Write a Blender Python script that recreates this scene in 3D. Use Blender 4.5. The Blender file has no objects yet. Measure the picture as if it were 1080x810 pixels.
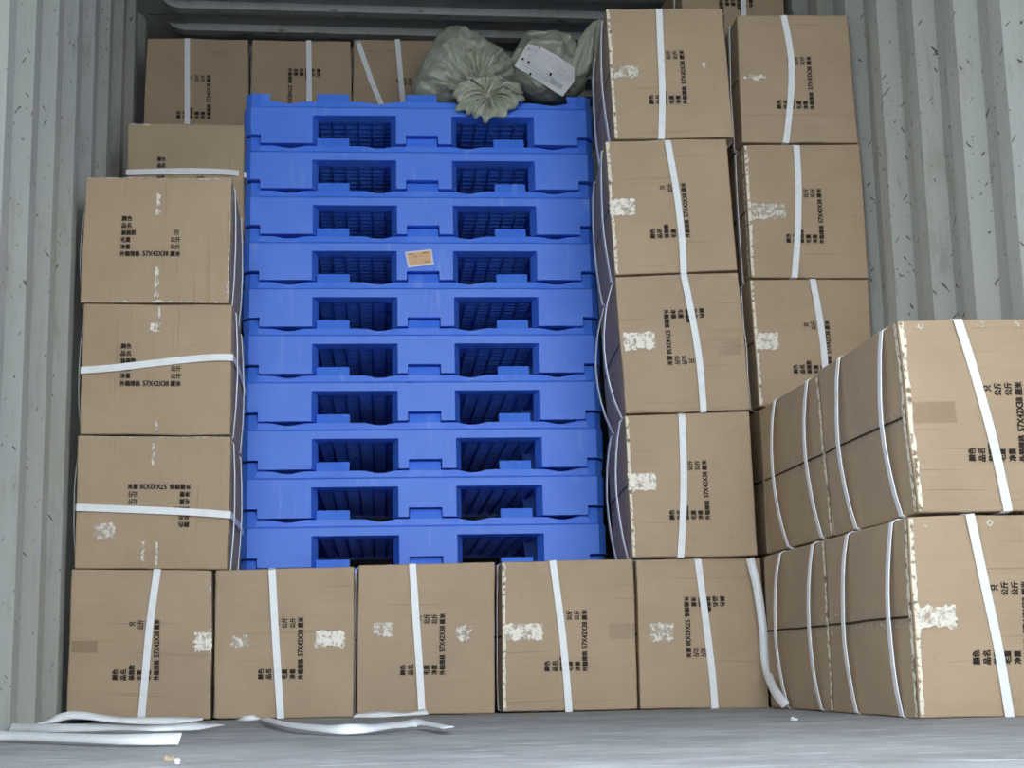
import bpy, bmesh, math, random
from mathutils import Vector, Matrix, noise
random.seed(7)
S = bpy.context.scene
COL = S.collection

# ---------------------------------------------------------------- camera
FPX, PITCH, YAW, ROLL = 1645.66, .1829, .1131, -.0208
CAM = Vector((.7465, 0, .111))
fw = Vector((math.sin(YAW)*math.cos(PITCH), math.cos(YAW)*math.cos(PITCH), math.sin(PITCH)))
_r = Vector((math.cos(YAW), -math.sin(YAW), 0)); _u = _r.cross(fw)
RT = _r*math.cos(ROLL) + _u*math.sin(ROLL)
UP = -_r*math.sin(ROLL) + _u*math.cos(ROLL)
cd = bpy.data.cameras.new('camera'); cam = bpy.data.objects.new('camera', cd); COL.objects.link(cam)
M = Matrix((RT, UP, -fw)).transposed().to_4x4(); M.translation = CAM
cam.matrix_world = M
cd.sensor_fit = 'HORIZONTAL'; cd.sensor_width = 36; cd.lens = 36*FPX/1080
cd.clip_start = .05; cd.clip_end = 200
S.camera = cam

# ---------------------------------------------------------------- sky and exposure
S.view_settings.view_transform = 'Standard'; S.view_settings.look = 'None'
S.view_settings.gamma = 1; S.view_settings.use_curve_mapping = False
S.view_settings.exposure = 1.38
w = bpy.data.worlds.new('overcast_sky'); S.world = w; w.use_nodes = True
nt = w.node_tree; nt.nodes.clear()
out = nt.nodes.new('ShaderNodeOutputWorld'); bg = nt.nodes.new('ShaderNodeBackground')
tc = nt.nodes.new('ShaderNodeTexCoord'); sx = nt.nodes.new('ShaderNodeSeparateXYZ'); cr = nt.nodes.new('ShaderNodeValToRGB')
nt.links.new(tc.outputs['Generated'], sx.inputs[0]); nt.links.new(sx.outputs['Z'], cr.inputs[0])
cr.color_ramp.elements[0].position = 0.0; cr.color_ramp.elements[0].color = (.93, .97, 1.0, 1)
cr.color_ramp.elements[1].position = 0.8; cr.color_ramp.elements[1].color = (.80, .90, 1.0, 1)
nt.links.new(cr.outputs[0], bg.inputs[0]); bg.inputs[1].default_value = 1.85
nt.links.new(bg.outputs[0], out.inputs[0])

# ---------------------------------------------------------------- pixel helpers (measured on the 1080x810 frame)
def ray(x, y): return fw + RT*((x-540)/FPX) + UP*((405-y)/FPX)
def atY(p, Y): d = ray(*p); return CAM + d*((Y-CAM.y)/d.y)
def atZ(p, Z): d = ray(*p); return CAM + d*((Z-CAM.z)/d.z)

# ---------------------------------------------------------------- materials
def mat(name, color, rough=.6, spec=.5, metallic=0):
    m = bpy.data.materials.new(name); m.use_nodes = True
    b = m.node_tree.nodes['Principled BSDF']
    b.inputs['Base Color'].default_value = (*color, 1); b.inputs['Roughness'].default_value = rough
    b.inputs['Specular IOR Level'].default_value = spec; b.inputs['Metallic'].default_value = metallic
    return m, m.node_tree, b
def N(nt, kind, **kw):
    n = nt.nodes.new('ShaderNode'+kind)
    for k, v in kw.items():
        if k in n.inputs: n.inputs[k].default_value = v
        else: setattr(n, k, v)
    return n
def mixc(nt, fac, a, b, mode='MIX'):
    n = nt.nodes.new('ShaderNodeMix'); n.data_type = 'RGBA'; n.blend_type = mode
    for s, v in ((n.inputs[0], fac), (n.inputs[6], a), (n.inputs[7], b)):
        if isinstance(v, bpy.types.NodeSocket): nt.links.new(v, s)
        else: s.default_value = v if not isinstance(v, tuple) or len(v) == 4 else (*v, 1)
    return n.outputs[2]
def ramp(nt, src, p0, p1, c0=(0,0,0,1), c1=(1,1,1,1)):
    r = nt.nodes.new('ShaderNodeValToRGB'); e = r.color_ramp.elements
    e[0].position = p0; e[0].color = c0; e[1].position = p1; e[1].color = c1
    nt.links.new(src, r.inputs[0]); return r.outputs[0]
def mapped(nt, coord, scale, rnd=False):
    t = nt.nodes.new('ShaderNodeTexCoord'); m = nt.nodes.new('ShaderNodeMapping')
    m.inputs['Scale'].default_value = scale; nt.links.new(t.outputs[coord], m.inputs[0])
    if rnd:
        oi = nt.nodes.new('ShaderNodeObjectInfo'); mu = nt.nodes.new('ShaderNodeMath'); mu.operation = 'MULTIPLY'
        mu.inputs[1].default_value = 37.0; nt.links.new(oi.outputs['Random'], mu.inputs[0])
        cx = nt.nodes.new('ShaderNodeCombineXYZ'); 
        for i in range(3): nt.links.new(mu.outputs[0], cx.inputs[i])
        nt.links.new(cx.outputs[0], m.inputs['Location'])
    return m.outputs[0]
def noisen(nt, vec, scale, detail=4, rough=.55):
    n = nt.nodes.new('ShaderNodeTexNoise'); n.inputs['Scale'].default_value = scale
    n.inputs['Detail'].default_value = detail; n.inputs['Roughness'].default_value = rough
    nt.links.new(vec, n.inputs['Vector']); return n.outputs[0]
def bump(nt, bsdf, h, strength, dist, prev=None):
    b = nt.nodes.new('ShaderNodeBump'); b.inputs['Strength'].default_value = strength; b.inputs['Distance'].default_value = dist
    nt.links.new(h, b.inputs['Height'])
    if prev: nt.links.new(prev, b.inputs['Normal'])
    nt.links.new(b.outputs[0], bsdf.inputs['Normal']); return b.outputs[0]

# cardboard
def cardboard(name, base):
    m, t, b = mat(name, base, .62, .35)
    big = noisen(t, mapped(t, 'UV', (1, 1, 1), True), 5, 3)
    c = mixc(t, ramp(t, big, .3, .7), tuple(x*.93 for x in base), tuple(min(1, x*1.05) for x in base))
    fl = noisen(t, mapped(t, 'UV', (230, 3, 1), True), 1, 1)
    c = mixc(t, ramp(t, fl, .3, .7), c, mixc(t, 1, c, (.965, .96, .955), 'MULTIPLY'))
    sp = noisen(t, mapped(t, 'UV', (1, 1, 1), True), 38, 5, .7)
    c = mixc(t, ramp(t, sp, .62, .74), c, mixc(t, 1, c, (.88, .86, .84), 'MULTIPLY'))
    # rubbed creases across the flutes
    cre = noisen(t, mapped(t, 'UV', (70, 2.0, 1), True), 1, 2, .5)
    cr1 = ramp(t, cre, .67, .73)
    c = mixc(t, cr1, c, mixc(t, 1, c, (.92, .91, .89), 'MULTIPLY'))
    oi = N(t, 'ObjectInfo')
    c = mixc(t, 1, c, ramp(t, oi.outputs['Random'], 0, 1, (.94, .94, .955, 1), (1.0, 1.0, .985, 1)), 'MULTIPLY')
    t.links.new(c, b.inputs['Base Color'])
    p = bump(t, b, cr1, .45, -.002)
    p = bump(t, b, fl, .06, .001, p)
    bump(t, b, noisen(t, mapped(t, 'UV', (1, 1, 1), True), 7, 3), .45, .008, p)
    return m
M_card = cardboard('kraft_cardboard', (.445, .332, .222))
# ink
M_ink, t, b = mat('black_stamp_ink', (.035, .026, .022), .8, .2)
# strap
M_strap, t, b = mat('white_plastic_strap', (.80, .82, .84), .38, .5)
n = noisen(t, mapped(t, 'Object', (1, 1, 1)), 30, 3)
t.links.new(mixc(t, ramp(t, n, .5, .85), (.83, .86, .90), (.74, .74, .73)), b.inputs['Base Color'])
# wrinkled clear tape: patchy film, its pale tones carry painted sky glare
def tape_mat(name, col, lo, hi, rough=.25, sc=60, mx=.9):
    m, t, b = mat(name, col, rough, .8)
    v = mapped(t, 'Object', (1, 1, 1), True)
    n = noisen(t, v, sc, 4, .65)
    a = ramp(t, n, lo, hi, (0.06, 0.06, 0.06, 1), (mx, mx, mx, 1))
    t.links.new(a, b.inputs['Alpha'])
    bump(t, b, n, .8, .004)
    return m
M_tape = tape_mat('wrinkled_tape_with_glare', (.72, .68, .60), .40, .56)  # fainter tape glare mixed into the base colour
M_tape_glare = tape_mat('packing_tape_painted_glare', (.84, .79, .69), .32, .52, sc=60, mx=.9)  # strong sky glare on the tape painted as a near-white colour
M_tape_seam = tape_mat('clear_seam_tape', (.60, .54, .46), .50, .68, sc=50, mx=.55)
M_tape_tan = tape_mat('flat_packing_tape', (.40, .28, .16), .0, .2, .3, sc=10, mx=.38)
M_seam, t, b = mat('dark_flap_gap', (.06, .04, .03), .9, .1)
M_torn, t, b = mat('torn_carton_edge', (.66, .57, .44), .7, .3)
n = noisen(t, mapped(t, 'Object', (1, 1, 1)), 70, 4)
t.links.new(mixc(t, ramp(t, n, .38, .48), (.26, .19, .13), (.80, .74, .62)), b.inputs['Base Color'])
bump(t, b, n, .8, .004)
# pallet plastic
M_blue, t, b = mat('blue_plastic', (.085, .25, .95), .42, .45)
v = mapped(t, 'Object', (1, 1, 1), True)
n = noisen(t, v, 6, 5, .6); n2 = noisen(t, mapped(t, 'Object', (30, 30, 4), True), 1, 3)
c = mixc(t, ramp(t, n, .35, .7), (.062, .215, .93), (.085, .26, .97))
c = mixc(t, ramp(t, n2, .62, .8), c, (.16, .34, .97))
t.links.new(c, b.inputs['Base Color']); bump(t, b, noisen(t, v, 180, 3), .12, .001)
# wall paint
def paint(name, base, dirt):
    m, t, b = mat(name, base, .55, .4)
    v = mapped(t, 'Object', (1, 1, 1)); vs = mapped(t, 'Object', (1, 1, .25))
    c = mixc(t, ramp(t, noisen(t, vs, 3, 5, .6), .35, .7), base, tuple(x*.88 for x in base))
    c = mixc(t, ramp(t, noisen(t, vs, 22, 5, .65), .58, .70), c, mixc(t, 1, c, (.80, .79, .76), 'MULTIPLY'))
    # scuffs, scratches and rust chips with a shape of their own
    sc = noisen(t, mapped(t, 'Object', (6, 6, 2.2)), 1, 4, .7)
    c = mixc(t, ramp(t, sc, .56, .66), c, mixc(t, 1, c, (.86, .83, .78), 'MULTIPLY'))
    for rot, scl, lo in ((.6, (9, 90, 22), .70), (-.9, (9, 70, 16), .71), (.1, (9, 60, 60), .73)):
        tcn = t.nodes.new('ShaderNodeTexCoord'); mp = t.nodes.new('ShaderNodeMapping'); mp.inputs['Rotation'].default_value = (rot, 0, 0)
        t.links.new(tcn.outputs['Object'], mp.inputs[0]); mp2 = t.nodes.new('ShaderNodeMapping'); mp2.inputs['Scale'].default_value = scl
        t.links.new(mp.outputs[0], mp2.inputs[0]); nn_ = noisen(t, mp2.outputs[0], 1, 2, .5)
        c = mixc(t, ramp(t, nn_, lo, lo+.02), c, dirt)
    t.links.new(c, b.inputs['Base Color'])
    p = bump(t, b, noisen(t, v, 5, 3), .4, .012)
    bump(t, b, noisen(t, v, 60, 4), .25, .002, p)
    return m
M_wall = paint('grey_green_container_paint', (.475, .495, .47), (.11, .095, .085))
M_roof = paint('roof_container_paint', (.46, .47, .47), (.08, .07, .065))
# floor
M_floor, t, b = mat('worn_grey_floor', (.30, .31, .32), .72, .25)
v = mapped(t, 'Object', (1, 1, 1))
c = mixc(t, ramp(t, noisen(t, v, 3, 6, .7), .38, .64), (.345, .35, .36), (.23, .232, .236))
st = noisen(t, mapped(t, 'Object', (7, 30, 1)), 1, 5, .75)
c = mixc(t, ramp(t, st, .56, .64), c, (.50, .505, .515))
st2 = noisen(t, mapped(t, 'Object', (3, 60, 1)), 1, 3, .6)
c = mixc(t, ramp(t, st2, .60, .66), c, (.24, .235, .23))
dk = noisen(t, mapped(t, 'Object', (12, 12, 1)), 1, 6, .75)
c = mixc(t, ramp(t, dk, .64, .69), c, (.13, .12, .11))
t.links.new(c, b.inputs['Base Color']); bump(t, b, st, .4, .004)
M_ground, t, b = mat('pale_yard_concrete', (.36, .36, .35), .9, .3)
t.links.new(mixc(t, noisen(t, mapped(t, 'Object', (1, 1, 1)), 2, 5), (.33, .33, .32), (.42, .42, .41)), b.inputs['Base Color'])
# woven bag
M_bag, t, b = mat('grey_green_woven_bag', (.27, .30, .235), .36, .6)
v = mapped(t, 'Object', (1, 1, 1))
c = mixc(t, ramp(t, noisen(t, v, 14, 4), .35, .7), (.33, .36, .285), (.43, .455, .37))
t.links.new(c, b.inputs['Base Color'])
wv = noisen(t, mapped(t, 'Object', (260, 260, 260)), 1, 1)
p = bump(t, b, wv, .2, .001); bump(t, b, noisen(t, v, 30, 4, .6), .6, .006, p)
M_paper, t, b = mat('white_label_paper', (.80, .81, .83), .6, .4)
M_print, t, b = mat('grey_label_print', (.55, .56, .60), .7, .3)
M_orange, t, b = mat('orange_label', (.80, .50, .30), .6, .4)
M_brown, t, b = mat('brown_label_print', (.50, .29, .15), .7, .3)
M_chip, t, b = mat('tan_chip', (.50, .38, .26), .8, .3)

# ---------------------------------------------------------------- object helpers
def link_mesh(name, bm, mats, parent=None, smooth=False, loc=None):
    me = bpy.data.meshes.new(name)
    if loc is not None: bmesh.ops.translate(bm, verts=bm.verts, vec=-Vector(loc))
    bm.normal_update(); bm.to_mesh(me); bm.free()
    for m in (mats if isinstance(mats, (list, tuple)) else [mats]): me.materials.append(m)
    if smooth:
        for p in me.polygons: p.use_smooth = True
    o = bpy.data.objects.new(name, me); COL.objects.link(o)
    if loc is not None and parent is None: o.location = loc
    if parent: o.parent = parent
    return o
def thing(name, loc, label, cat, group=None):
    o = bpy.data.objects.new(name, None); COL.objects.link(o); o.location = loc
    o.empty_display_size = .05
    o['label'] = label; o['category'] = cat
    if group: o['group'] = group
    return o
def tag(o, label, cat, group=None):
    o['label'] = label; o['category'] = cat
    if group: o['group'] = group
    return o
def box(bm, x0, x1, y0, y1, z0, z1):
    v = [bm.verts.new((x, y, z)) for z in (z0, z1) for y in (y0, y1) for x in (x0, x1)]
    for f in ((0,2,3,1), (4,5,7,6), (0,1,5,4), (2,6,7,3), (0,4,6,2), (1,3,7,5)):
        bm.faces.new([v[i] for i in f])
def ribbon(bm, pts, nrm, width, thick=.0014, closed=False):
    """flat band along pts; nrm = outward normals; width across"""
    n = len(pts); rows = []
    for i in range(n):
        a = pts[(i-1) % n] if (closed or i > 0) else pts[i]
        c = pts[(i+1) % n] if (closed or i < n-1) else pts[i]
        tg = (c-a).normalized(); nn = nrm[i].normalized()
        wd = tg.cross(nn).normalized()*width/2; nn = wd.cross(tg).normalized()
        if nn.dot(nrm[i]) < 0: nn = -nn
        p = pts[i]
        rows.append([bm.verts.new(q) for q in (p-wd, p+wd, p+wd+nn*thick, p-wd+nn*thick)])
    m = n if closed else n-1
    for i in range(m):
        A, B = rows[i], rows[(i+1) % n]
        for k in range(4):
            bm.faces.new((A[k], A[(k+1) % 4], B[(k+1) % 4], B[k]))
    if not closed:
        bm.faces.new(rows[0]); bm.faces.new(rows[-1][::-1])
    bmesh.ops.recalc_face_normals(bm, faces=bm.faces)

# ================================================================ SETTING
W0, W1, ZC = 0.0, 2.352, 2.66
Y0, Y1 = 1.30, 7.25
def corrugated(name, x, side, pitch, phase, material):
    """vertical trapezoid corrugation; side=+1 -> inner crest towards +x (left wall)"""
    prof = []; c, s = .25, .245
    y = phase
    while y > Y0: y -= pitch
    while y < Y1+pitch:
        for dy, dx in ((0, 0), (.26, 0), (.50, -.036), (.76, -.036)):
            yy = min(max(y+dy*pitch, Y0), Y1); prof.append((x+side*dx, yy))
        y += pitch
    q = []
    for p in prof:
        if not q or abs(p[1]-q[-1][1]) > 1e-5: q.append(p)
    bm = bmesh.new(); nz = 14; g = []
    for off in (0, -.004*side):
        g.append([[bm.verts.new((px+off, py, -0.02+(ZC+.06)*k/nz)) for k in range(nz+1)] for px, py in q])
    for L in g:
        for i in range(len(q)-1):
            for k in range(nz): bm.faces.new((L[i][k], L[i+1][k], L[i+1][k+1], L[i][k+1]))
    for i in range(len(q)-1):
        for k in (0, nz): bm.faces.new((g[0][i][k], g[0][i+1][k], g[1][i+1][k], g[1][i][k]))
    for i in (0, len(q)-1):
        for k in range(nz): bm.faces.new((g[0][i][k], g[0][i][k+1], g[1][i][k+1], g[1][i][k]))
    bmesh.ops.recalc_face_normals(bm, faces=bm.faces)
    o = link_mesh(name, bm, material); o['kind'] = 'structure'
    md = o.modifiers.new('b', 'BEVEL'); md.width = .008; md.segments = 2; md.limit_method = 'ANGLE'; md.angle_limit = math.radians(25)
    return o
corrugated('wall_left', W0, 1, .300, 3.50-.04, M_wall)
corrugated('wall_right', W1, -1, .275, 3.73-.035, M_wall)
bm = bmesh.new(); box(bm, -.05, W1+.05, Y1, Y1+.01, -.02, ZC+.04)
o = link_mesh('wall_back', bm, M_wall); o['kind'] = 'structure'
bm = bmesh.new()
for i in range(24):
    box(bm, -.05, W1+.05, Y0+i*.25, Y0+(i+1)*.25-.0015, -.03, 0)
o = link_mesh('floor', bm, M_floor); o['kind'] = 'structure'
# roof: pressed sheet with transverse ribs hanging down, rounded ends
bm = bmesh.new(); nx = 40; pitch = .209; ys = []
y = Y0
rib0 = 5.69
prof = ((0, 0), (.008, -.026), (.055, -.028), (.085, 0))
k0 = int((Y0-rib0)/pitch)-1
pts = [(Y0, 0)]
for k in range(k0, 12):
    for dy, dz in prof:
        yy = rib0+k*pitch+dy
        if Y0 < yy < Y1: pts.append((yy, dz))
pts.append((Y1, 0))
xs = [-.05, .0, .085, .10, .12, .14] + [.14+(W1-.28)*i/10 for i in range(1, 10)] + [W1-.14, W1-.12, W1-.10, W1-.085, W1, W1+.05]
def fade(x):
    d = min(x, W1-x)
    return 0 if d <= .085 else min(1, math.sqrt(max(0, (d-.085)/.055)))
G = [[bm.verts.new((x, yy, ZC+dz*fade(x))) for x in xs] for yy, dz in pts]
for i in range(len(pts)-1):
    for j in range(len(xs)-1): bm.faces.new((G[i][j], G[i][j+1], G[i+1][j+1], G[i+1][j]))
r = bmesh.ops.extrude_face_region(bm, geom=bm.faces[:])
bmesh.ops.translate(bm, verts=[v for v in r['geom'] if isinstance(v, bmesh.types.BMVert)], vec=(0, 0, .004))
bmesh.ops.recalc_face_normals(bm, faces=bm.faces)
o = link_mesh('ceiling', bm, M_roof); o['kind'] = 'structure'
for nme, x0, x1 in (('trim_1', -.055, -.037), ('trim_2', W1+.037, W1+.055)):
    bm = bmesh.new(); box(bm, x0, x1, Y0, Y1, ZC-.06, ZC+.05); o = link_mesh(nme, bm, M_wall); o['kind'] = 'structure'
# door-end posts and sill of the container, and the yard outside
bm = bmesh.new(); box(bm, -12, 14, -14, Y0+8, -1.22, -1.18)
o = link_mesh('ground', bm, M_ground); o['kind'] = 'structure'

# ================================================================ STAMP TEXT (one block, reused)
def text_poly(body, x0, x1, y0, y1, off=.012):
    cu = bpy.data.curves.new('t', 'FONT'); cu.body = body; cu.size = 1; cu.offset = off; cu.resolution_u = 2
    o = bpy.data.objects.new('t', cu); COL.objects.link(o)
    bpy.context.view_layer.update()
    me = bpy.data.meshes.new_from_object(o.evaluated_get(bpy.context.evaluated_depsgraph_get()))
    vs = [v.co.copy() for v in me.vertices]; fs = [tuple(p.vertices) for p in me.polygons]
    bpy.data.objects.remove(o); bpy.data.curves.remove(cu); bpy.data.meshes.remove(me)
    ax = min(v.x for v in vs); bx = max(v.x for v in vs); ay = min(v.y for v in vs); by = max(v.y for v in vs)
    return [(x0+(v.x-ax)/(bx-ax)*(x1-x0), y0+(v.y-ay)/(by-ay)*(y1-y0)) for v in vs], fs
TV, TF = [], []
def add_text(body, x0, x1, yc, h=.0152, off=.008):
    v, f = text_poly(body, x0, x1, yc-h/2, yc+h/2, off)
    for dx, dy in ((-.0007, -.0003), (0, .0005), (.0007, -.0002)):      # inked twice: bold
        b0 = len(TV); TV.extend([(x+dx, y+dy) for x, y in v]); TF.extend([tuple(i+b0 for i in q) for q in f])
ROWS = [.33+.057*i for i in range(6)]
Ym = [(1-r)*.372 for r in ROWS]
add_text('颜色', .107, .136, Ym[0]); add_text('品名', .107, .135, Ym[1]); add_text('装箱数', .107, .149, Ym[2])
add_text('毛重', .107, .134, Ym[3]); add_text('净重', .107, .134, Ym[4]); add_text('外箱规格', .106, .162, Ym[5])
add_text('57X42X38', .170, .242, Ym[5], .0145, .006)
add_text('只', .257, .270, Ym[2]); add_text('公斤', .247, .275, Ym[3]); add_text('公斤', .247, .275, Ym[4]); add_text('厘米', .247, .276, Ym[5])

# ================================================================ CARTONS
LEN = .57
def f4(u): return 4*u*(1-u)
class Box:
    """front corners TL,TR,BR,BL in world space; rot: 0 upright, 90 text reads upward, -90 downward, 180"""
    def __init__(s, c, rot, L=LEN, skew=0., seed=0, bulge=.004):
        s.c = c; s.rot = rot; s.L = L; s.D = Vector((skew*L, L, 0)); s.rnd = random.Random(seed)
        s.bulge = bulge; s.seed = seed
    def pt(s, a, b, w, n=(0, 0, 0)):            # a right, b up, w depth fraction
        TL, TR, BR, BL = s.c
        p = (BL*(1-a)+BR*a)*(1-b)+(TL*(1-a)+TR*a)*b + s.D*w
        A, B, Wf = min(max(a, 0), 1), min(max(b, 0), 1), min(max(w, 0), 1)
        p.x += s.bulge*(2*A-1)*f4(B)*f4(Wf)
        p.z += s.bulge*.2*(2*B-1)*f4(A)*f4(Wf)
        p.y += s.bulge*1.2*(2*Wf-1)*f4(A)*f4(B)
        q = p*7+Vector((s.seed*3.1, 0, 0))
        d = noise.noise_vector(q)*.0024
        return p + d + Vector(n)
    def up(s, u, v):                            # upright-frame fractions -> picture frame
        return {0: (u, v), 90: (1-v, u), -90: (v, 1-u), 180: (1-u, 1-v)}[s.rot]
def wrap(bx, stations, width, bm):
    """closed strap through stations (point, normal)"""
    ribbon(bm, [p for p, n in stations], [n for p, n in stations], width, closed=True)
NL, NR, NU, ND, NF, NB = Vector((-1,0,0)), Vector((1,0,0)), Vector((0,0,1)), Vector((0,0,-1)), Vector((0,-1,0)), Vector((0,1,0))
def carton(label, corners, rot, group=None, front=None, sides=(.09, .39), bulge=0., skew=0., seed=0,
           tapes=(), edge='', stamp=True, wrinkle=.004, dblstrap=None, seamtape=True, L=LEN):
    b = Box(corners, rot, L, skew, seed, wrinkle)
    base = (corners[2]+corners[3])/2 + b.D/2
    root = thing('cardboard_box', base, label, 'box', group)
    T = Vector(base)
    # ---- body
    bm = bmesh.new(); n = 12; uvl = bm.loops.layers.uv.new('UVMap'); V = {}
    def vert(i, j, k):
        key = (i, j, k)
        if key not in V: V[key] = bm.verts.new(b.pt(i/n, j/n, k/n)-T)
        return V[key]
    inv = {0: lambda a, c: (a, c), 90: lambda a, c: (c, 1-a), -90: lambda a, c: (1-c, a), 180: lambda a, c: (1-a, 1-c)}[rot]
    for ax in range(3):
        for sd in (0, n):
            for p in range(n):
                for q in range(n):
                    ks = []
                    for dp, dq in ((0,0), (1,0), (1,1), (0,1)):
                        t = [p+dp, q+dq]; t.insert(ax, sd); ks.append(tuple(t))
                    f = bm.faces.new([vert(*k) for k in ks])
                    for lp, k in zip(f.loops, ks):
                        u, v = inv(k[0]/n, k[1]/n); wd = k[2]/n
                        if ax == 2: uv = (u*.42, v*.38)
                        else:
                            flapface = (ax == 1) == (rot in (0, 180))
                            uv = (wd*.57+1, u*.42) if flapface else (wd*.57+2, v*.38)
                            if not flapface: uv = (wd*.57+2, v*.38)
                        lp[uvl].uv = uv
    bmesh.ops.recalc_face_normals(bm, faces=bm.faces)
    body = link_mesh('carton', bm, M_card, root, smooth=True)
    md = body.modifiers.new('bevel', 'BEVEL'); md.width = .0045; md.segments = 2; md.limit_method = 'ANGLE'; md.angle_limit = math.radians(50)
    body.modifiers.new('wn', 'WEIGHTED_NORMAL')
    # ---- stamp
    if stamp:
        bm = bmesh.new(); vs = []
        for x, y in TV:
            a, c = b.up(x/.415, y/.372); vs.append(bm.verts.new(b.pt(a, c, 0, (0, -.0016, 0))-T))
        for f in TF:
            try: bm.faces.new([vs[i] for i in f])
            except ValueError: pass
        link_mesh('printed_text', bm, M_ink, root)
    # ---- lengthwise strap (front, top, back, bottom) or (front, right, back, left) for upright ones
    o = .0065
    def front_strap(px):
        P = []
        for p in px:
            h = atY(p, corners[0].y); u = (h.x-corners[0].x)/(corners[1].x-corners[0].x)
            P.append(atY(p, corners[0].y+u*(corners[1].y-corners[0].y)-.0085))
        Q = []
        for i in range(len(P)-1):
            for k in range(6):
                u = k/6
                p0 = P[max(i-1, 0)]; p1 = P[i]; p2 = P[i+1]; p3 = P[min(i+2, len(P)-1)]
                Q.append(.5*((2*p1)+(p2-p0)*u+(2*p0-5*p1+4*p2-p3)*u*u+(3*p1-p0-3*p2+p3)*u**3))
        Q.append(P[-1]); st = [(q, NF) for q in Q]
        TLc, TRc, BRc, BLc = corners
        vert_ = abs(P[-1].z-P[0].z) > abs(P[-1].x-P[0].x)
        if vert_:
            a1 = (P[-1].x-BLc.x)/(BRc.x-BLc.x); a0 = (P[0].x-TLc.x)/(TRc.x-TLc.x)
            for wd in (.02, .25, .5, .75, .98): st.append((b.pt(a1, 0, wd)+ND*.001, ND))
            for c in (.02, .5, .98): st.append((b.pt(a1+(a0-a1)*c, c, 1)+NB*.004, NB))
            for wd in (.98, .75, .5, .25, .02): st.append((b.pt(a0, 1, wd)+NU*.0005, NU))
        else:
            c1 = (P[-1].z-BRc.z)/(TRc.z-BRc.z); c0 = (P[0].z-BLc.z)/(TLc.z-BLc.z)
            for wd in (.02, .25, .5, .75, .98): st.append((b.pt(1, c1, wd)+NR*.004, NR))
            for a in (.98, .5, .02): st.append((b.pt(a, c1+(c0-c1)*(1-a), 1)+NB*.004, NB))
            for wd in (.98, .75, .5, .25, .02): st.append((b.pt(0, c0, wd)+NL*.003, NL))
        bm = bmesh.new(); ribbon(bm, [p-T for p, _ in st], [q for _, q in st], .0195, .0026, True)
        link_mesh('strap', bm, M_strap, root)
    if front: front_strap(front)
    if dblstrap: front_strap(dblstrap)
    for d in sides:
        wd = d/L; st = []
        for k in range(9):
            c = k/8; st.append((b.pt(0, .012+.976*c, wd)+NL*(.003+bulge*math.sin(math.pi*c)**.8), NL))
        for a in (.02, .25, .5, .75, .98): st.append((b.pt(a, 1, wd)+NU*.0005, NU))
        for k in range(5): st.append((b.pt(1, .98-.96*k/4, wd)+NR*(.002+.4*bulge*math.sin(math.pi*k/4)), NR))
        for a in (.98, .75, .5, .25, .02): st.append((b.pt(a, 0, wd)+ND*.0005, ND))
        bm = bmesh.new(); ribbon(bm, [p-T for p, _ in st], [q for _, q in st], .0195, .0026, True)
        link_mesh('strap', bm, M_strap, root)
    # ---- flap seam and the tape over it
    def strip(name, fn, m, nu, nv):
        bm = bmesh.new(); g = [[bm.verts.new(fn(i/nu, j/nv)-T) for j in range(nv+1)] for i in range(nu+1)]
        for i in range(nu):
            for j in range(nv): bm.faces.new((g[i][j], g[i+1][j], g[i+1][j+1], g[i][j+1]))
        bmesh.ops.recalc_face_normals(bm, faces=bm.faces)
        return link_mesh(name, bm, m, root, smooth=True)
    for vtop in (1, 0):
        if rot in (0, 180) : nn = NU if (vtop == 1) == (rot == 0) else ND
        elif rot == 90: nn = NL if vtop == 1 else NR
        else: nn = NR if vtop == 1 else NL
        def seam(i, j, hw=.0026, e=.0024):
            a, c = b.up(.5+(j-.5)*2*hw/.42, vtop); return b.pt(a, c, .01+.98*i)+nn*e
        strip('flap_seam', seam, M_seam, 10, 1)
        if seamtape: strip('tape', lambda i, j: seam(i, j, .024, .0018), M_tape_seam, 24, 2)
    for (a0, a1, c0, c1, kind) in tapes:         # picture-frame fractions on the front face
        m = {'w': M_tape_glare, 'p': M_tape, 't': M_tape_tan, 'd': None, 's': M_tape_glare}[kind]
        rr = random.Random(int(a0*1000+c0*77+seed))
        if kind == 'd':
            am, cm = (a0+a1)/2, (c0+c1)/2; bm = bmesh.new(); vs = []
            for rad in (.0085, .0040):
                vs.append([bm.verts.new(b.pt(am+rad*math.cos(k*math.pi/2+.1)/.38, cm+rad*math.sin(k*math.pi/2+.1)/.42, 0)+NF*.0024-T) for k in range(4)])
            for k in range(4): bm.faces.new((vs[0][k], vs[0][(k+1) % 4], vs[1][(k+1) % 4], vs[1][k]))
            link_mesh('corner_mark', bm, M_tape, root); continue
        def patch(i, j):
            rag = {'t': 0, 's': .003}.get(kind, .010)
            if kind == 's': i = i*(.35+.65*abs(noise.noise(Vector((j*5, seed, 3))))*2) if i > .5 else i
            e1 = rag*noise.noise(Vector((i*9, j*9, seed+a0*9))) if j in (0, 1) else 0
            e2 = rag*noise.noise(Vector((i*9+7, j*9, seed+c0*9))) if i in (0, 1) else 0
            return b.pt(a0+(a1-a0)*i+e2/.38, c0+(c1-c0)*j+e1/.42, 0)+NF*(.0020+.0012*rr.random())
        strip('tape', patch, m, 12, 8)
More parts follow.
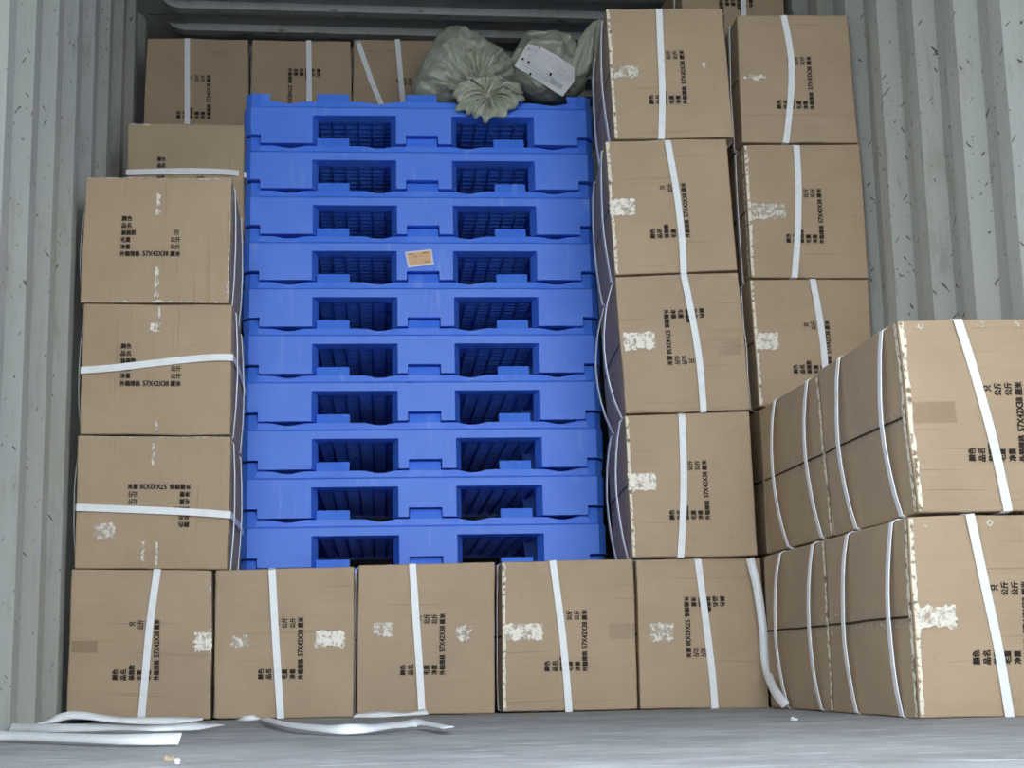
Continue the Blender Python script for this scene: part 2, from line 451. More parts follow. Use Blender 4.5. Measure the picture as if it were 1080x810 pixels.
    # ---- torn or crumpled edge along the flap side
    for e in edge:
        rr = random.Random(seed+ord(e))
        def rag(i, j):
            nz_ = abs(noise.noise(Vector((i*14, seed*2.3, ord(e)))))
            wdt = (.008+.007*nz_) if e in 'lLR' else .001+.014*max(0, nz_-.12)
            h = .0022+.0018*noise.noise(Vector((i*40, j*3, seed)))
            if e == 'l': return b.pt(.004+j*wdt/.4, .01+.98*i, 0)+NF*h
            if e == 'r': return b.pt(.996-j*wdt/.4, .01+.98*i, 0)+NF*h
            if e == 't': return b.pt(.01+.98*i, .996-j*wdt/.4, 0)+NF*h
            if e == 'b': return b.pt(.01+.98*i, .004+j*wdt/.4, 0)+NF*h
            if e == 'L': # torn rim on the side face, just behind the front edge
                return b.pt(0, .01+.98*i, .002+j*wdt*1.6/.57)+NL*h*1.4
            if e == 'R': return b.pt(1, .01+.98*i, .002+j*wdt*1.2/.57)+NR*h
        strip('torn_edge' if e in 'lLR' else 'tape', rag, {'l': M_torn, 'L': M_torn, 'R': M_torn}.get(e, M_tape), 60, 2)
    return root, b

def q(Y, *px): return [atY(p, Y) for p in px]
def rect(x0, x1, z0, z1, Y): return [Vector((x0, Y, z1)), Vector((x1, Y, z1)), Vector((x1, Y, z0)), Vector((x0, Y, z0))]
ROW, LST, RST, CST, NST, TST = ('cartons in the bottom row across the container', 'cartons stacked along the left wall', 'cartons stacked right of the blue pallets',
    'cartons stacked against the right wall', 'cartons stacked at the right front', 'cartons on top at the back')
YR = 4.4
# bottom row
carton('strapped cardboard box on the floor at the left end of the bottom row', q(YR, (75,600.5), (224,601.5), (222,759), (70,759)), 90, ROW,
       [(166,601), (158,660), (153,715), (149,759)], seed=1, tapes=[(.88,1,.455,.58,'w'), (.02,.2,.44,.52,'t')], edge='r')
carton('cardboard box in the bottom row, second from the left wall', q(YR, (227,601.5), (374,597.5), (373,756.5), (225.5,758.5)), 90, ROW,
       [(287,602), (290,660), (293,710), (296,757)], seed=2, tapes=[(.72,.93,.46,.57,'w'), (.13,.24,.48,.56,'p')], edge='')
carton('cardboard box in the middle of the bottom row, third from the left', q(YR, (378,596), (522,593), (522,752), (376,755)), 90, ROW,
       [(435,596), (440,670), (443,715), (445,753)], seed=3, tapes=[(.12,.25,.52,.61,'p'), (.72,.82,.49,.58,'p')])
carton('cardboard box in the bottom row, fourth from the left, glare-white tape patch at its left', q(YR, (529,592.5), (667.5,589.5), (673,748), (530,751)), 90, ROW,
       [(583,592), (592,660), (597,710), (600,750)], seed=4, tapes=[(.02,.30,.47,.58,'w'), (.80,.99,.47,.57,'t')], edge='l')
carton('cardboard box at the right end of the bottom row, its printing reads downward', q(YR, (671,590.5), (802,588), (812,747), (675.5,748)), -90, ROW,
       [(736,591), (745,660), (751,710), (754,747)], seed=5, tapes=[(.09,.27,.45,.57,'p')])
# left stack, upright
carton('lowest box of the left stack, its printing upside down', q(YR, (82,459.5), (243.5,460.5), (240,600.5), (78,600)), 180, LST,
       [(81.5,535), (130,537), (200,540), (242.5,543)], seed=6, tapes=[(.49,.52,.78,.95,'s'), (.13,.26,.22,.34,'p'), (.44,.47,.06,.2,'s'), (.53,.555,.03,.2,'s')], edge='tR', bulge=.012)
carton('cardboard box in the left stack, second from its top, white strap slanting across its printing', q(YR, (88,320), (245.5,321), (243,459), (84,458)), 0, LST,
       [(86,390.5), (120,388), (190,380), (225,377), (245,377)], seed=7, tapes=[(.45,.55,.78,.85,'s'), (.50,.53,.82,.98,'s'), (.50,.53,.02,.1,'s')], edge='R', bulge=.014)
carton('topmost cardboard box of the left stack, no strap across its front', q(YR, (91,187), (245,188), (241,320), (84,319)), 0, LST,
       None, seed=8, tapes=[(.485,.515,.70,.88,'s'), (.50,.53,.03,.28,'s')], edge='trRb', bulge=.012)
L4c = q(4.985, (135,130), (262,132), (262,186), (133,186)); zt = L4c[0].z
carton('cardboard box half hidden behind the topmost box of the left stack', rect(L4c[0].x, .440, 1.537, zt, 4.985), 0, 'cartons behind the left stack',
       [(133.5,182), (200,180.5), (245,182)], seed=9, edge='t', L=.565)
# top back row
TY = 5.58
def tq(x0, y0, x1, y1, zb):
    a = atY((x0, y0), TY); c = atY((x1, y1), TY)
    return [a, c, Vector((c.x+.008, TY, zb)), Vector((a.x-.008, TY, zb))]
ZD = 2.018
carton('cardboard box up at the back beside the left wall, leftmost under the roof', tq(155, 40, 262, 42, 2.035), 90, TST, [(197.5,41), (197.5,90), (197.5,120)], seed=10)
carton('cardboard box at the back between two others, rising behind the pallet stack top', tq(266, 42, 370, 43, ZD), -90, TST, [(325.5,43), (326,80), (326,110)], seed=11)
carton('cardboard box at the back with a strap slanting down, beside the knotted bag', tq(373, 41, 478, 43, ZD), 90, TST, [(419,42), (422,75), (425,108)],
       dblstrap=[(378,46), (392,86), (404,114)], seed=12)
# right stack, columns next to the pallets: turned a few degrees, backs leaning on the pallet stack
def rq(*px): return [atY(px[0], YR), atY(px[1], YR-.028), atY(px[2], YR-.028), atY(px[3], YR)]
RSK = .085
carton('lowest box of the column right of the pallets, glare-white tape at its left edge', rq((658,438), (790,434), (799,586.5), (667,588.5)), 90, RST,
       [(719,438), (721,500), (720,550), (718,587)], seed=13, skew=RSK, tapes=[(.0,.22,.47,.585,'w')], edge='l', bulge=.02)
carton('cardboard box third from the top right of the pallets, bulging strap at its left', rq((649,292), (778.4,287), (792,432.5), (660,436.5)), -90, RST,
       [(721,290), (731,340), (738,385), (742,434)], seed=14, skew=RSK, tapes=[(.03,.28,.46,.585,'w'), (.78,.96,.40,.52,'t')], edge='', bulge=.035)
carton('cardboard box right of the pallets, second from the top of its column', rq((638,149), (766,146), (778,285), (648.5,290.5)), 90, RST,
       [(704,149), (713,200), (719,250), (721,288)], seed=15, skew=RSK, tapes=[(.0,.21,.44,.56,'w')], edge='l', bulge=.01)
carton('topmost cardboard box right of the two grey-green bags', rq((638.5,9), (761.5,8.3), (774,144.6), (648,147.2)), 90, RST,
       [(695,10), (697,60), (698.5,100), (697.5,146)], seed=16, skew=RSK, tapes=[(.03,.24,.46,.55,'p'), (.78,.81,.53,.57,'w')], edge='l', bulge=.01)
# column against the right wall
YC = 4.45
carton('cardboard box against the right wall, half hidden behind the front right stack', q(YC, (790.6,294.5), (916,294.5), (924,429.5), (801,429)), 90, CST,
       [(857,295), (865,340), (870,385), (871,428)], seed=17, tapes=[(.02,.2,.44,.57,'w')], edge='l')
carton('cardboard box against the right wall, middle one of its column', q(YC, (784,153), (907,152), (916,293.5), (792.5,293)), 90, CST,
       [(840,154), (842,200), (841,250), (838,292)], seed=18, tapes=[(.04,.32,.44,.55,'p')], edge='lL')
carton('cardboard box against the right wall, topmost of its column', q(YC, (777,16.5), (894,15.5), (905.5,150.5), (783,150.5)), 90, CST,
       [(826.5,17), (834,60), (834,100), (829,150)], seed=19, tapes=[(.04,.24,.49,.52,'w')])
carton('cardboard box near the roof above the two right columns, mostly out of frame', rect(1.945, 2.315, 2.118, 2.535, 5.04), -90, TST,
       [(784,-20), (784,0), (784,13)], seed=20)
# front right stack
def nq(x0, x1, z0, z1, Y): return rect(x0, x1, z0, z1, Y)
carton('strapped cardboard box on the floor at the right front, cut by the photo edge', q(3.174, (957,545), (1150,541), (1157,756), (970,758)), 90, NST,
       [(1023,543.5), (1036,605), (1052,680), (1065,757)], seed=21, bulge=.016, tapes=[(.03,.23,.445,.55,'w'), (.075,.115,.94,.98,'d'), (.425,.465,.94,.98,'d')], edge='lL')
carton('cardboard box at the right front on top of another, tan tape at its left', q(3.174, (946,338), (1143,335), (1152,538), (968.5,541)), 90, NST,
       [(1010,338), (1025,385), (1046,460), (1063,538)], seed=22, bulge=.02, tapes=[(.03,.26,.46,.57,'t'), (.10,.14,.95,.985,'d'), (.42,.46,.95,.985,'d'), (.61,.65,.95,.985,'d')], edge='lL')
Yb = 3.174+.576
carton('cardboard box on the floor behind the right front one, only its side showing', rect(1.942, 2.315, .001, .418, Yb), 90, NST, seed=23, bulge=.02, edge='L')
carton('upper layer cardboard box behind the right front one, only its strapped side showing', [Vector((1.950, Yb, .838)), Vector((2.322, Yb, .838)), Vector((2.335, Yb, .428)), Vector((1.966, Yb, .428))], 90, NST, seed=24, bulge=.02, edge='L')
# boxes out of sight that carry the visible ones
def hidden(label, x0, x1, zs, Y, rot, seed):
    for i in range(len(zs)-1):
        carton(label % ('first', 'second', 'third', 'fourth', 'fifth')[i], rect(x0, x1, zs[i]+.001, zs[i+1]-.002, Y), rot, 'cartons out of sight', None, sides=(), seed=seed+i, wrinkle=.001, stamp=False, L=.56)
hidden('cardboard box out of sight behind the left stack, %s from the floor', .03, .430, [0, .41, .785, 1.16, 1.537], 4.985, 0, 30)
hidden('cardboard box out of sight at the back by the left wall, %s from the floor', .02, .400, [0, .41, .82, 1.23, 1.65, 2.035], TY, 90, 40)
hidden('cardboard box out of sight behind the right wall column, %s from the floor', 1.94, 2.32, [0, .42, .85, 1.27, 1.70, 2.118], 5.04, 90, 50)
hidden('cardboard box out of sight behind the front right stack, %s from the floor', 1.99, 2.34, [0, .435, .865], YC, 90, 60)

# ================================================================ PALLETS
PW, PH, PD = 1.167, .1566, 1.0
PHI = -.0272
def outline(front=True, inset=0., low=False):
    """closed outline (x, z) of one long side. inset narrows the windows; low = the raised lower panel"""
    g = .0022; H = PH; T = .030; P = []
    # bottom, left to right
    P += [(0, T+g), (.02, T+g), (.050+g, T+g), (.050+g, g)]
    P += [(.2254+inset, g), (.2254+inset, H-.0570-inset*.3), (.4998-inset, H-.0570-inset*.3), (.4998-inset, g)]
    P += [(.537-g, g), (.537-g, T+g), (.640+g, T+g), (.640+g, g)]
    P += [(.690+inset, g), (.690+inset, H-.0570-inset*.3), (.9655-inset, H-.0570-inset*.3), (.9655-inset, g)]
    P += [(1.117-g, g), (1.117-g, T+g), (PW-.02, T+g), (PW, T+g)]
    if low:
        P += [(PW, H-.024), (PW-.02, H-.024), (.9655, H-.024), (.690, H-.024), (.4998, H-.024), (.2254, H-.024), (.02, H-.024), (0, H-.024)]
        return P
    def arc(x0, x1, c, r=.06, d=.0095):
        Q = []
        for k in range(13):
            u = -1+k/6; Q.append((c+r*u, H-g-d*(math.cos(math.pi*u)+1)/2))
        return [(x1, H-g)]+[p for p in Q[::-1]]+[(x0, H-g)]
    P += [(PW, H+T-g), (PW-.02, H+T-g), (1.117, H+T-g)]
    P += arc(.934, 1.117, 1.03)
    P += [(.934, H+T-g), (.831, H+T-g)] + arc(.640, .831, .742)
    P += [(.640, H+T-g), (.537, H+T-g)] + arc(.345, .537, .444)
    P += [(.345, H+T-g), (.238, H+T-g)] + arc(.050, .238, .148)
    P += [(.050, H+T-g), (.02, H+T-g), (0, H+T-g)]
    return P
def plate(bm, A, B, ya, yb, fn):
    va = [bm.verts.new((x, ya, z)) for x, z in A]; vb = [bm.verts.new((x, yb, z)) for x, z in B]; n = len(A)
    fs = [bm.faces.new(va), bm.faces.new(vb[::-1])]
    for i in range(n): fs.append(bm.faces.new((va[i], vb[i], vb[(i+1) % n], va[(i+1) % n])))
    r = list(set(va+vb))
    for xc in (.02, PW-.02):
        geo = list({e for v in r for e in v.link_edges}|{f for v in r for f in v.link_faces})+r
        o = bmesh.ops.bisect_plane(bm, geom=geo, dist=1e-6, plane_co=(xc, 0, 0), plane_no=(1, 0, 0))
        r = list({v for f in fs if f.is_valid for v in f.verts}|{e for e in o['geom'] if isinstance(e, bmesh.types.BMVert)}|{v for v in r if v.is_valid})
    for v in r:
        d = max(0, .02-v.co.x, v.co.x-(PW-.02))
        v.co.y += d + max(0, v.co.z-(PH-.024))*.35
    for v in r: v.co = fn(v.co.copy())
def pallet_meshes():
    bm = bmesh.new()
    low = outline(low=True)
    inn = [(x, z) for x, z in low]
    lo2 = [(x, (z-.006 if z > PH-.03 else z)) for x, z in outline(low=True, inset=-.002)]
    for fn in (lambda c: c, lambda c: Vector((c.x, PD-c.y, c.z)),
               lambda c: Vector((c.y, .022+c.x*(PD-.044)/PW, c.z)), lambda c: Vector((PW-c.y, .022+c.x*(PD-.044)/PW, c.z))):
        plate(bm, outline(), outline(inset=.016), 0, .045, fn)
        plate(bm, lo2, inn, -.007, .0005, fn)
    bmesh.ops.recalc_face_normals(bm, faces=bm.faces)
    bmesh.ops.triangulate(bm, faces=[f for f in bm.faces if len(f.verts) > 4])
    me = bpy.data.meshes.new('skirt'); bm.to_mesh(me); bm.free(); me.materials.append(M_blue)
    bm = bmesh.new()
    me2 = bpy.data.meshes.new('deck')
    for i in range(22): y = .055+i*.0425; box(bm, .04, PW-.04, y, y+.010, PH-.050, PH-.012)
    for i in range(24): x = .06+i*.0445; box(bm, x, x+.007, .04, PD-.04, PH-.053, PH-.014)
    bm.to_mesh(me2); bm.free(); me2.materials.append(M_blue)
    bm = bmesh.new()   # tapered hollow foot
    w2, d2 = .10, .08
    for k in range(4):
        pass
    v = []
    for z, s in ((.004, .82), (PH-.030, 1.0)):
        v.append([bm.verts.new((sx*w2*s, sy*d2*s, z)) for sx, sy in ((-1,-1), (1,-1), (1,1), (-1,1))])
    for k in range(4): bm.faces.new((v[0][k], v[0][(k+1)%4], v[1][(k+1)%4], v[1][k]))
    bm.faces.new(v[0][::-1]); bm.faces.new(v[1])
    me3 = bpy.data.meshes.new('foot'); bm.to_mesh(me3); bm.free(); me3.materials.append(M_blue)
    return me, me2, me3
skirt, deck, foot = pallet_meshes()
ordn = ['topmost', 'second', 'third', 'fourth', 'fifth', 'sixth', 'seventh', 'eighth', 'ninth', 'tenth']
ZTOP = 1.8898 + PH - .030           # deck edge of the topmost pallet
dzh = (ZTOP-10*PH)/3
PX, PY = .4402, 5.0256
pallets = []
for k in range(13):
    if k == 0: lab = 'topmost blue plastic pallet, the two grey-green bags rest on it'
    elif k == 3: lab = 'blue plastic pallet with the small orange sticker, fourth from the top'
    elif k == 9: lab = 'lowest blue plastic pallet in view, its feet hidden by the bottom row of boxes'
    elif k < 9: lab = 'blue plastic pallet in the tall stack, %s from the top' % ordn[k]
    else: lab = 'blue plastic pallet out of sight behind the bottom row, %s from the floor' % ('third', 'second', 'first')[k-10]
    z = ZTOP-PH*(k+1) if k < 10 else ZTOP-10*PH-dzh*(k-9)
    dx = random.uniform(-.0015, .0015)
    r = thing('plastic_pallet', (PX+dx, PY, z), lab, 'pallet', 'blue plastic pallets in the stack')
    r.rotation_euler.z = PHI
    if k > 9: r.scale.z = dzh/PH
    o = bpy.data.objects.new('skirt', skirt); COL.objects.link(o); o.parent = r
    md = o.modifiers.new('bevel', 'BEVEL'); md.width = .0028; md.segments = 2; md.limit_method = 'ANGLE'; md.angle_limit = math.radians(40)
    o = bpy.data.objects.new('deck', deck); COL.objects.link(o); o.parent = r
    for fx, fy in ((.13, .5), (PW/2, .5), (PW-.13, .5), (PW/2, .12), (PW/2, PD-.12)):
        o = bpy.data.objects.new('foot', foot); COL.objects.link(o); o.parent = r; o.location = (fx, fy, 0)
    pallets.append(r)
# orange sticker on the fourth pallet: part of it
p3 = pallets[3]; ca, sa = math.cos(PHI), math.sin(PHI)
def to_pal(p): d = p-p3.location; return Vector((d.x*ca+d.y*sa, -d.x*sa+d.y*ca, d.z))
def pal_pt(px, e): 
    # intersect the ray with the pallet's front plane
    d = ray(*px); n = Vector((sa, -ca, 0)); t = (p3.location-CAM).dot(n)/d.dot(n)
    v = to_pal(CAM+d*t); v.y = -.007-e; return v
cs = [pal_pt(p, .0008) for p in ((427, 266.5), (455, 263.5), (457.5, 279.5), (430.5, 283))]
def bil(c, u, v): return (c[0]*(1-u)+c[1]*u)*(1-v)+(c[3]*(1-u)+c[2]*u)*v
def decal(name, parent, rects, mats, getp):
    bm = bmesh.new()
    for (u0, u1, v0, v1, lift, mi) in rects:
        f = bm.faces.new([bm.verts.new(getp(u, v, lift)) for u, v in ((u0, v0), (u1, v0), (u1, v1), (u0, v1))]); f.material_index = mi
    return link_mesh(name, bm, mats, parent)
def gp(u, v, l): p = bil(cs, u, v); p.y -= l; return p
s = decal('sticker', p3, [(0,1,0,1,0,0), (.06,.94,.10,.90,.0005,1), (.10,.30,.14,.22,.001,2), (.62,.86,.14,.24,.001,2), (.28,.44,.34,.40,.001,2), (.5,.58,.3,.34,.001,2),
     (.66,.86,.72,.80,.001,2)], [M_paper, M_orange, M_brown], gp)
s['label'] = 'small orange sticker with white border'

# ================================================================ BAGS
def sil(tab, a):
    n = len(tab); f = (a % (2*math.pi))/(2*math.pi)*n; i = int(f) % n; u = f-int(f)
    p0, p1, p2, p3_ = tab[(i-1) % n], tab[i], tab[(i+1) % n], tab[(i+2) % n]
    return .5*((2*p1)+(p2-p0)*u+(2*p0-5*p1+4*p2-p3_)*u*u+(3*p1-p0-3*p2+p3_)*u**3)
def bag_body(bm, C, tab, D, wr, nr=46, na=240, pw=2.4):
    def surf(rho, a, sgn):
        R = sil(tab, a); x = rho*R*math.cos(a); z = rho*R*math.sin(a)
        y = sgn*D*max(0, 1-rho**pw)**.5
        return wr(x, y, z, rho, sgn)
    rings = []
    for sgn in (-1, 1):
        L = []
        for i in range(1, nr+1):
            rho = math.sin(i/nr*math.pi/2)
            if sgn == 1 and i == nr: break
            L.append([bm.verts.new(C+surf(rho, 2*math.pi*k/na, sgn)) for k in range(na)])
        rings.append(L)
    seq = rings[0]+rings[1][::-1]
    for A, B in zip(seq, seq[1:]):
        for k in range(na): bm.faces.new((A[k], A[(k+1) % na], B[(k+1) % na], B[k]))
    for ring, sgn in ((seq[0], -1), (seq[-1], 1)):
        c = bm.verts.new(C+surf(0, 0, sgn))
        for k in range(na): bm.faces.new((ring[k], ring[(k+1) % na], c))
    return surf
S5 = 5.19/FPX        # metres per pixel at the bags
# knotted bag
C1 = atY((489, 72), 5.19)
tab1 = []
OUT1 = [(549, 78), (541, 60), (520, 46), (503, 36), (488, 27), (474, 27), (460, 36), (448, 58), (438, 78), (430, 102), (436, 112), (470, 116), (500, 118), (525, 112), (540, 96)]
def polar(out, c, n=48):
    pts_ = [((x-c[0])*S5, (c[1]-y)*S5) for x, y in out]; m = len(pts_); res = []
    for k in range(n):
        a = 2*math.pi*k/n; dx, dz = math.cos(a), math.sin(a); best = .1
        for i in range(m):
            (x0, z0), (x1, z1) = pts_[i], pts_[(i+1) % m]; ex, ez = x1-x0, z1-z0
            den = dx*ez-dz*ex
            if abs(den) < 1e-9: continue
            t_ = (x0*ez-z0*ex)/den; u_ = (x0*dz-z0*dx)/den
            if t_ > 0 and -1e-6 <= u_ <= 1+1e-6: best = t_
        res.append(best)
    return [(res[i-1]+2*res[i]+res[(i+1) % n])/4 for i in range(n)]
tab1 = polar(OUT1, (489, 72))
NK = atY((508, 91), 5.045); nk = Vector((NK.x-C1.x, 0, NK.z-C1.z))
def wr1(x, y, z, rho, sgn):
    v = Vector((x, y, z)); dx, dz = x-nk.x, z-nk.z; r = math.hypot(dx, dz); th = math.atan2(dz, dx)
    if sgn < 0:
        ph = 8*th+5*noise.noise(Vector((math.cos(th)*1.5, math.sin(th)*1.5, r*3)))
        pl = (1-abs(math.sin(ph)))**1.6*.75 + .45*math.sin(21*th+5*r*8)
        v.y += .042*pl*math.exp(-r/.17)*min(1, r/.03)*min(1, (1-rho)*6)
        v.y -= .05*math.exp(-(r/.05)**2)
        v.y += .010*noise.noise(Vector((x*13, 5, z*13)))*min(1, (1-rho)*6)
    g1 = 1-abs(noise.noise(Vector((x*16+r*6, 3, z*16))))*2.2; v.y -= .010*max(0, g1)**3*(1 if sgn < 0 else 0)
    v += noise.noise_vector(v*22)*.007+noise.noise_vector(v*55)*.0035
    return v
root = thing('knotted_bag', (C1.x, C1.y, ZTOP), 'grey-green plastic bag gathered into a ruffled knot, hanging over the top pallet edge', 'bag')
bm = bmesh.new(); bag_body(bm, C1-Vector(root.location), tab1, .135, wr1)
bmesh.ops.recalc_face_normals(bm, faces=bm.faces)
link_mesh('sack', bm, M_bag, root, smooth=True)
bm = bmesh.new(); na = 160; prev = None
stat = []   # (px dx, px dy, y, rx, rz)
neck = C1+nk
for (dx, dy, y, rx, rz, pa) in ((0, 0, -.130, 13, 10, .3), (0, 1, -.155, 10, 8, .4), (1, -3, -.172, 9, 7, .45), (3, -8, -.186, 14, 11, .45), (4, -13, -.199, 24, 17, .42),
                                (4, -18, -.206, 31, 21, .34), (4, -21, -.206, 35, 24, .26), (4, -22, -.196, 34, 23.5, .28), (4, -21, -.202, 27, 18, .38), (4, -20, -.209, 19, 13, .45), (4, -20, -.213, 12, 8, .5), (4, -20, -.209, 5, 4, .3), (4, -20, -.199, 1, 1, .1)):
    c = neck+Vector((dx*S5, y-.026*min(1, abs(dy)/12), dy*S5)); ring = []
    for k in range(na):
        a = 2*math.pi*k/na
        wv = .8*math.sin(10*a+2.4*math.sin(2*a+1)+rx*.03)+.6*math.sin(17*a+2*math.sin(3*a)+rx*.08)+1.2*noise.noise(Vector((math.cos(a)*2.2, math.sin(a)*2.2, rx*.07)))
        wv = max(wv, -1.0); rr = 1+pa*.42*wv
        off = pa*.034*wv*min(1, rx/16)
        v = c+Vector((rx*S5*rr*math.cos(a), off, rz*S5*rr*math.sin(a)))
        v += noise.noise_vector(v*38)*.009
        ring.append(bm.verts.new(v-Vector(root.location)))
    if prev:
        for k in range(na): bm.faces.new((prev[k], prev[(k+1) % na], ring[(k+1) % na], ring[k]))
    prev = ring
bm.faces.new(prev)
bmesh.ops.recalc_face_normals(bm, faces=bm.faces)
o = link_mesh('ruffle', bm, M_bag, root, smooth=True)
# labelled bag
C2 = atY((577, 72), 5.22)
tab2 = polar([(624, 72), (622, 56), (612, 46), (600, 34), (580, 30), (560, 31), (550, 36), (543, 48), (534, 62), (527, 76), (531, 90), (550, 102), (566, 111), (590, 112), (606, 108), (618, 96), (623, 84)], (577, 72))
def wr2(x, y, z, rho, sgn):
    v = Vector((x, y, z))
    if sgn < 0:
        v.y += .010*noise.noise(Vector((x*14, 9, z*14)))*min(1, (1-rho)*5)
        r = math.hypot(x-.15, z-.10); th = math.atan2(z-.10, x-.15)
        v.y += .013*math.sin(13*th)*math.exp(-r/.09)*min(1, (1-rho)*5)
        rg = abs(noise.noise(Vector((x*9+3, 2, z*9))))
        v.y += .034*max(0, .22-rg)/.22*min(1, (1-rho)*5)*min(1, max(0, (math.hypot(x+.02, z)-.05)/.05))
    g1 = 1-abs(noise.noise(Vector((x*13, 8, z*19))))*2.2; v.y -= .012*max(0, g1)**3*(1 if sgn < 0 else 0)
    v += noise.noise_vector(v*20)*.006+noise.noise_vector(v*60)*.0022
    return v
root = thing('labelled_bag', (C2.x, C2.y, ZTOP), 'grey-green plastic bag with a white shipping label, lying right of the knotted bag', 'bag')
RL = Vector(root.location)
bm = bmesh.new(); sf = bag_body(bm, C2-RL, tab2, .125, wr2)
# twisted corner rising at the right
prev = None; na = 40
for i, (px, py, y, r1) in enumerate(((606, 84, 5.15, 22), (611, 72, 5.14, 19), (615, 62, 5.13, 15), (618, 53, 5.12, 12), (620, 46, 5.11, 10.5), (621, 40, 5.11, 10), (624, 33, 5.11, 9.5), (627, 27, 5.11, 7.5), (630, 22, 5.11, 4), (631, 20, 5.11, 1))):
    c = atY((px, py), y)-RL; ring = []
    for k in range(na):
        a = 2*math.pi*k/na; rr = r1*S5*(1+.24*math.sin(5*a+i*.35)+.14*math.sin(9*a+i*.2)+.5*noise.noise(Vector((math.cos(a)*1.5, i*.9, math.sin(a)*1.5))))
        ring.append(bm.verts.new(c+Vector((rr*math.cos(a), .55*rr*math.sin(a), .35*rr*math.cos(a)))))
    if prev:
        for k in range(na): bm.faces.new((prev[k], prev[(k+1) % na], ring[(k+1) % na], ring[k]))
    else: bm.faces.new(ring[::-1])
    prev = ring
bm.faces.new(prev)
bmesh.ops.recalc_face_normals(bm, faces=bm.faces)
link_mesh('sack', bm, M_bag, root, smooth=True)
# shipping label following the bag
def lab_pt(u, v, lift=0):
    def P2(px, py): q_ = atY((px, py), C2.y-.118); return Vector((q_.x-C2.x, q_.z-C2.z))
    TL, BL = P2(557, 45), P2(543, 67.5)
    rt = P2(606, 72.5).lerp(P2(606.5, 84), v/.4) if v < .4 else P2(606.5, 84).lerp(P2(594, 100), (v-.4)/.6)
    lf = TL.lerp(BL, v); p = lf.lerp(rt, u); x, z = p
    a = math.atan2(z, x); Rr = sil(tab2, a); rho = min(.78, math.hypot(x, z)/Rr)
    y = -.125*(1-rho**2.4)**.5
    return C2-RL+Vector((x, y-.017-lift+.0015*math.sin(u*17), z))
bm = bmesh.new(); g = [[None]*9 for _ in range(17)]
for i in range(17):
    for j in range(9):
        u, v = i/16, j/8
        g[i][j] = bm.verts.new(lab_pt(min(u, 1), v))
for i in range(16):
    for j in range(8): bm.faces.new((g[i][j], g[i+1][j], g[i+1][j+1], g[i][j+1]))
o = link_mesh('shipping_label', bm, M_paper, root, smooth=True); o['label'] = 'white shipping label'
bm = bmesh.new(); rr = random.Random(5)
def cell(u0, u1, v0, v1, mi):
    n = max(1, int((u1-u0)*10))
    for i in range(n):
        a, b_ = u0+(u1-u0)*i/n, u0+(u1-u0)*(i+1)/n
        f = bm.faces.new([bm.verts.new(lab_pt(u, v, .0015)) for u, v in ((a, v0), (b_, v0), (b_, v1), (a, v1))]); f.material_index = mi
for k in range(11):
    cell(.12, .12+rr.uniform(.35, .7), .14+k*.07, .158+k*.07, 0)
cell(.04, .10, .18, .72, 0); cell(.60, .62, .08, .9, 0); cell(.66, .9, .70, .85, 0)
for u, v in ((.22, .03), (.05, .62), (.17, .66), (.30, .93), (.60, .64)): cell(u, u+.035, v, v+.07, 1)
link_mesh('label_print', bm, [M_print, M_ink], o)

# ================================================================ LOOSE STRAPS AND SCRAPS
def spl(P, n=8):
    Q = []
    for i in range(len(P)-1):
        p0 = P[max(i-1, 0)]; p1 = P[i]; p2 = P[i+1]; p3_ = P[min(i+2, len(P)-1)]
        for k in range(n):
            u = k/n; Q.append(.5*((2*p1)+(p2-p0)*u+(2*p0-5*p1+4*p2-p3_)*u*u+(3*p1-p0-3*p2+p3_)*u**3))
    return Q+[P[-1]]
def loose(label, P, Ns, width=.022, cat='strap', name='loose_strap', th=.0016):
    Q = spl(P); NN = spl(Ns); bm = bmesh.new(); c = sum(Q, Vector())/len(Q); c.z = min(p.z for p in Q)
    ribbon(bm, Q, NN, width, th); o = link_mesh(name, bm, M_strap, loc=c)
    for p in o.data.polygons: p.use_smooth = True
    return tag(o, label, cat)
Zf = .003
# hanging between the bottom row and the front right stack
P = [atY(p, y) for p, y in (((791, 589), 4.375), ((799, 622), 4.365), ((805, 665), 4.36), ((808, 703), 4.35), ((817, 728), 4.32), ((829, 744), 4.28))]
def onx(p, X): d = ray(*p); return CAM+d*((X-CAM.x)/d.x)
P[-2] = onx((817, 728), 1.915); P[-1] = onx((829, 744), 1.918); P[-1].z = max(P[-1].z, .006)
loose('white strap hanging loose down the right end of the bottom row', P, [Vector((-.35, -1, .05)).normalized()]*6, .024)
# flat length nearest to the camera
P = [Vector((-.02, 3.20, .010)), Vector((.12, 3.13, .012)), atZ((120, 780), .012), atZ((190, 779.5), .012)]
loose('straight flat white strap on the floor, nearest the camera at the left', P, [Vector((0, -.75, .65))]*4, .024)
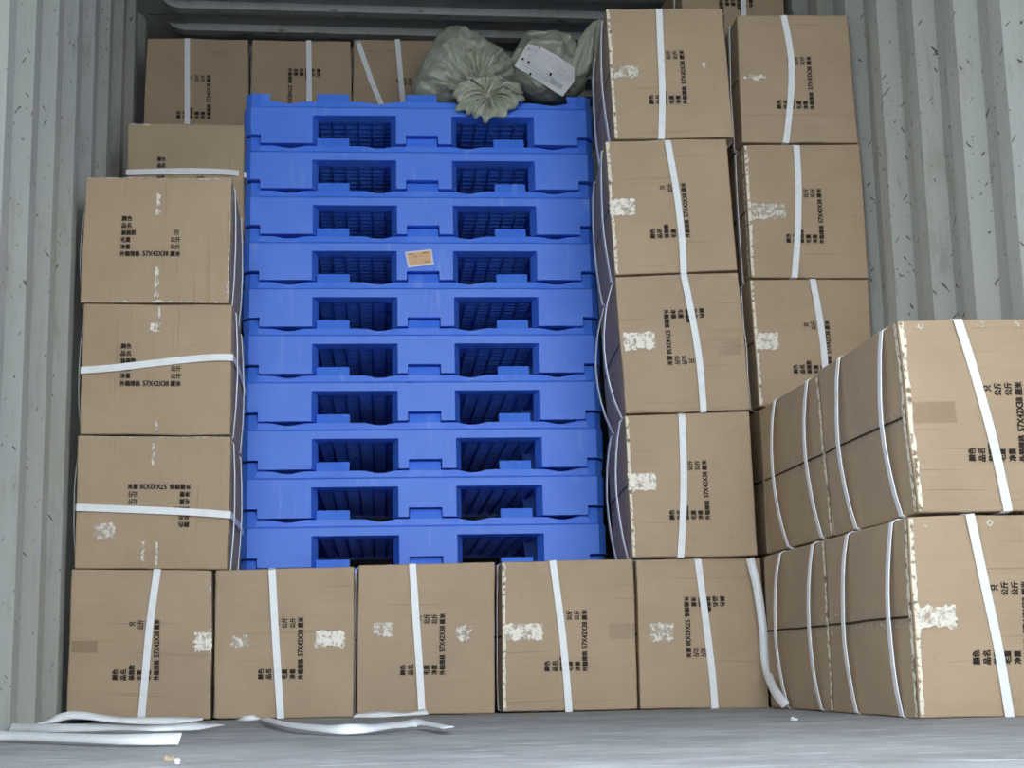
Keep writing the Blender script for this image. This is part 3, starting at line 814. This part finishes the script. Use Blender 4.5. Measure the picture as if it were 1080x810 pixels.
# long twisted one against the boxes
def onf(x, y, z):
    p = atZ((x, y), z)
    if p.y > 4.32: p = atY((x, y), 4.32); p.z = max(p.z, z)
    if p.x < .006: p.x = .006
    return p
P = [onf(2, 767.5, .012), onf(50, 768, .012), onf(110, 768, .012), onf(160, 768.5, .012), onf(205, 766.5, .012), onf(232, 764.5, .012)]
loose('long white strap on the floor below the leftmost bottom box', P, [Vector((0, -1, .5)), Vector((0, -.9, .6)), Vector((0, -.7, .8)), Vector((0, -.5, 1)), Vector((0, -.8, .6)), Vector((0, -.3, 1))], .022)
P = [atY(p, 4.10) for p in ((30, 770), (50, 764), (68, 759), (86, 758.5), (125, 764), (170, 765), (214, 762))]
for p, z in zip(P, (.006, .014, .026, .027, .014, .009, .012)): p.z = z
loose('twisted white strap arching over the floor beside the left wall', P, [Vector((0, -.2, 1)), Vector((.1, -.5, .9)), Vector((0, -1, .3)), Vector((0, -.9, .5)), Vector((0, -.7, .7)), Vector((0, -.9, .5)), Vector((0, -.3, 1))], .020)
P = [atZ(p, .006) for p in ((238, 764), (246, 768), (258, 769), (270, 766))]; P = [Vector((.49, 4.16, .006)), Vector((.505, 4.08, .010)), Vector((.54, 4.07, .012)), Vector((.565, 4.14, .006))]
loose('small curl of white strap on the floor by the second bottom box', P, [Vector((0, -.6, .8)), Vector((0, -.9, .4)), Vector((0, -.9, .5)), Vector((0, -.5, .8))], .014)
# curved piece in the middle
P = [onf(278, 758, .012), onf(300, 764, .014), onf(345, 769, .012), onf(385, 768.5, .012), onf(420, 765, .012), onf(445, 763.5, .012), onf(473, 768, .012)]
loose('curved white strap on the floor in front of the second and third bottom boxes', P, [Vector((0, -.8, .6))]*7, .022)
P = [Vector((.79, 4.30, .006)), Vector((.86, 4.27, .008)), Vector((.93, 4.26, .008)), Vector((.985, 4.28, .012))]
loose('short white strap lying against the foot of the third bottom box', P, [Vector((0, -.5, .9)), Vector((0, -.7, .6)), Vector((0, -.4, .9)), Vector((0, -.8, .6))], .020)
def scrap(label, px, size, m, seed, name='scrap'):
    c = atZ(px, .0); rr = random.Random(seed); bm = bmesh.new(); vs = []
    n = 7
    for z in (.0005, .003):
        vs.append([bm.verts.new((size*(.7+.5*rr.random())*math.cos(2*math.pi*k/n), size*1.5*(.7+.5*rr.random())*math.sin(2*math.pi*k/n), z+(.006*rr.random() if z > .001 else 0))) for k in range(n)])
    bm.faces.new(vs[0][::-1]); bm.faces.new(vs[1])
    for k in range(n): bm.faces.new((vs[0][k], vs[0][(k+1)%n], vs[1][(k+1)%n], vs[1][k]))
    o = link_mesh(name, bm, m); o.location = c; return tag(o, label, 'scrap')
scrap('small white paper scrap on the floor before the right front boxes', (838, 760), .008, M_paper, 1, 'paper_scrap')
scrap('tan cardboard scrap on the floor near the bottom edge at the left', (178, 803), .007, M_chip, 2, 'cardboard_scrap')
scrap('white paper scrap beside the tan one on the floor', (187, 806), .004, M_paper, 3, 'paper_scrap')
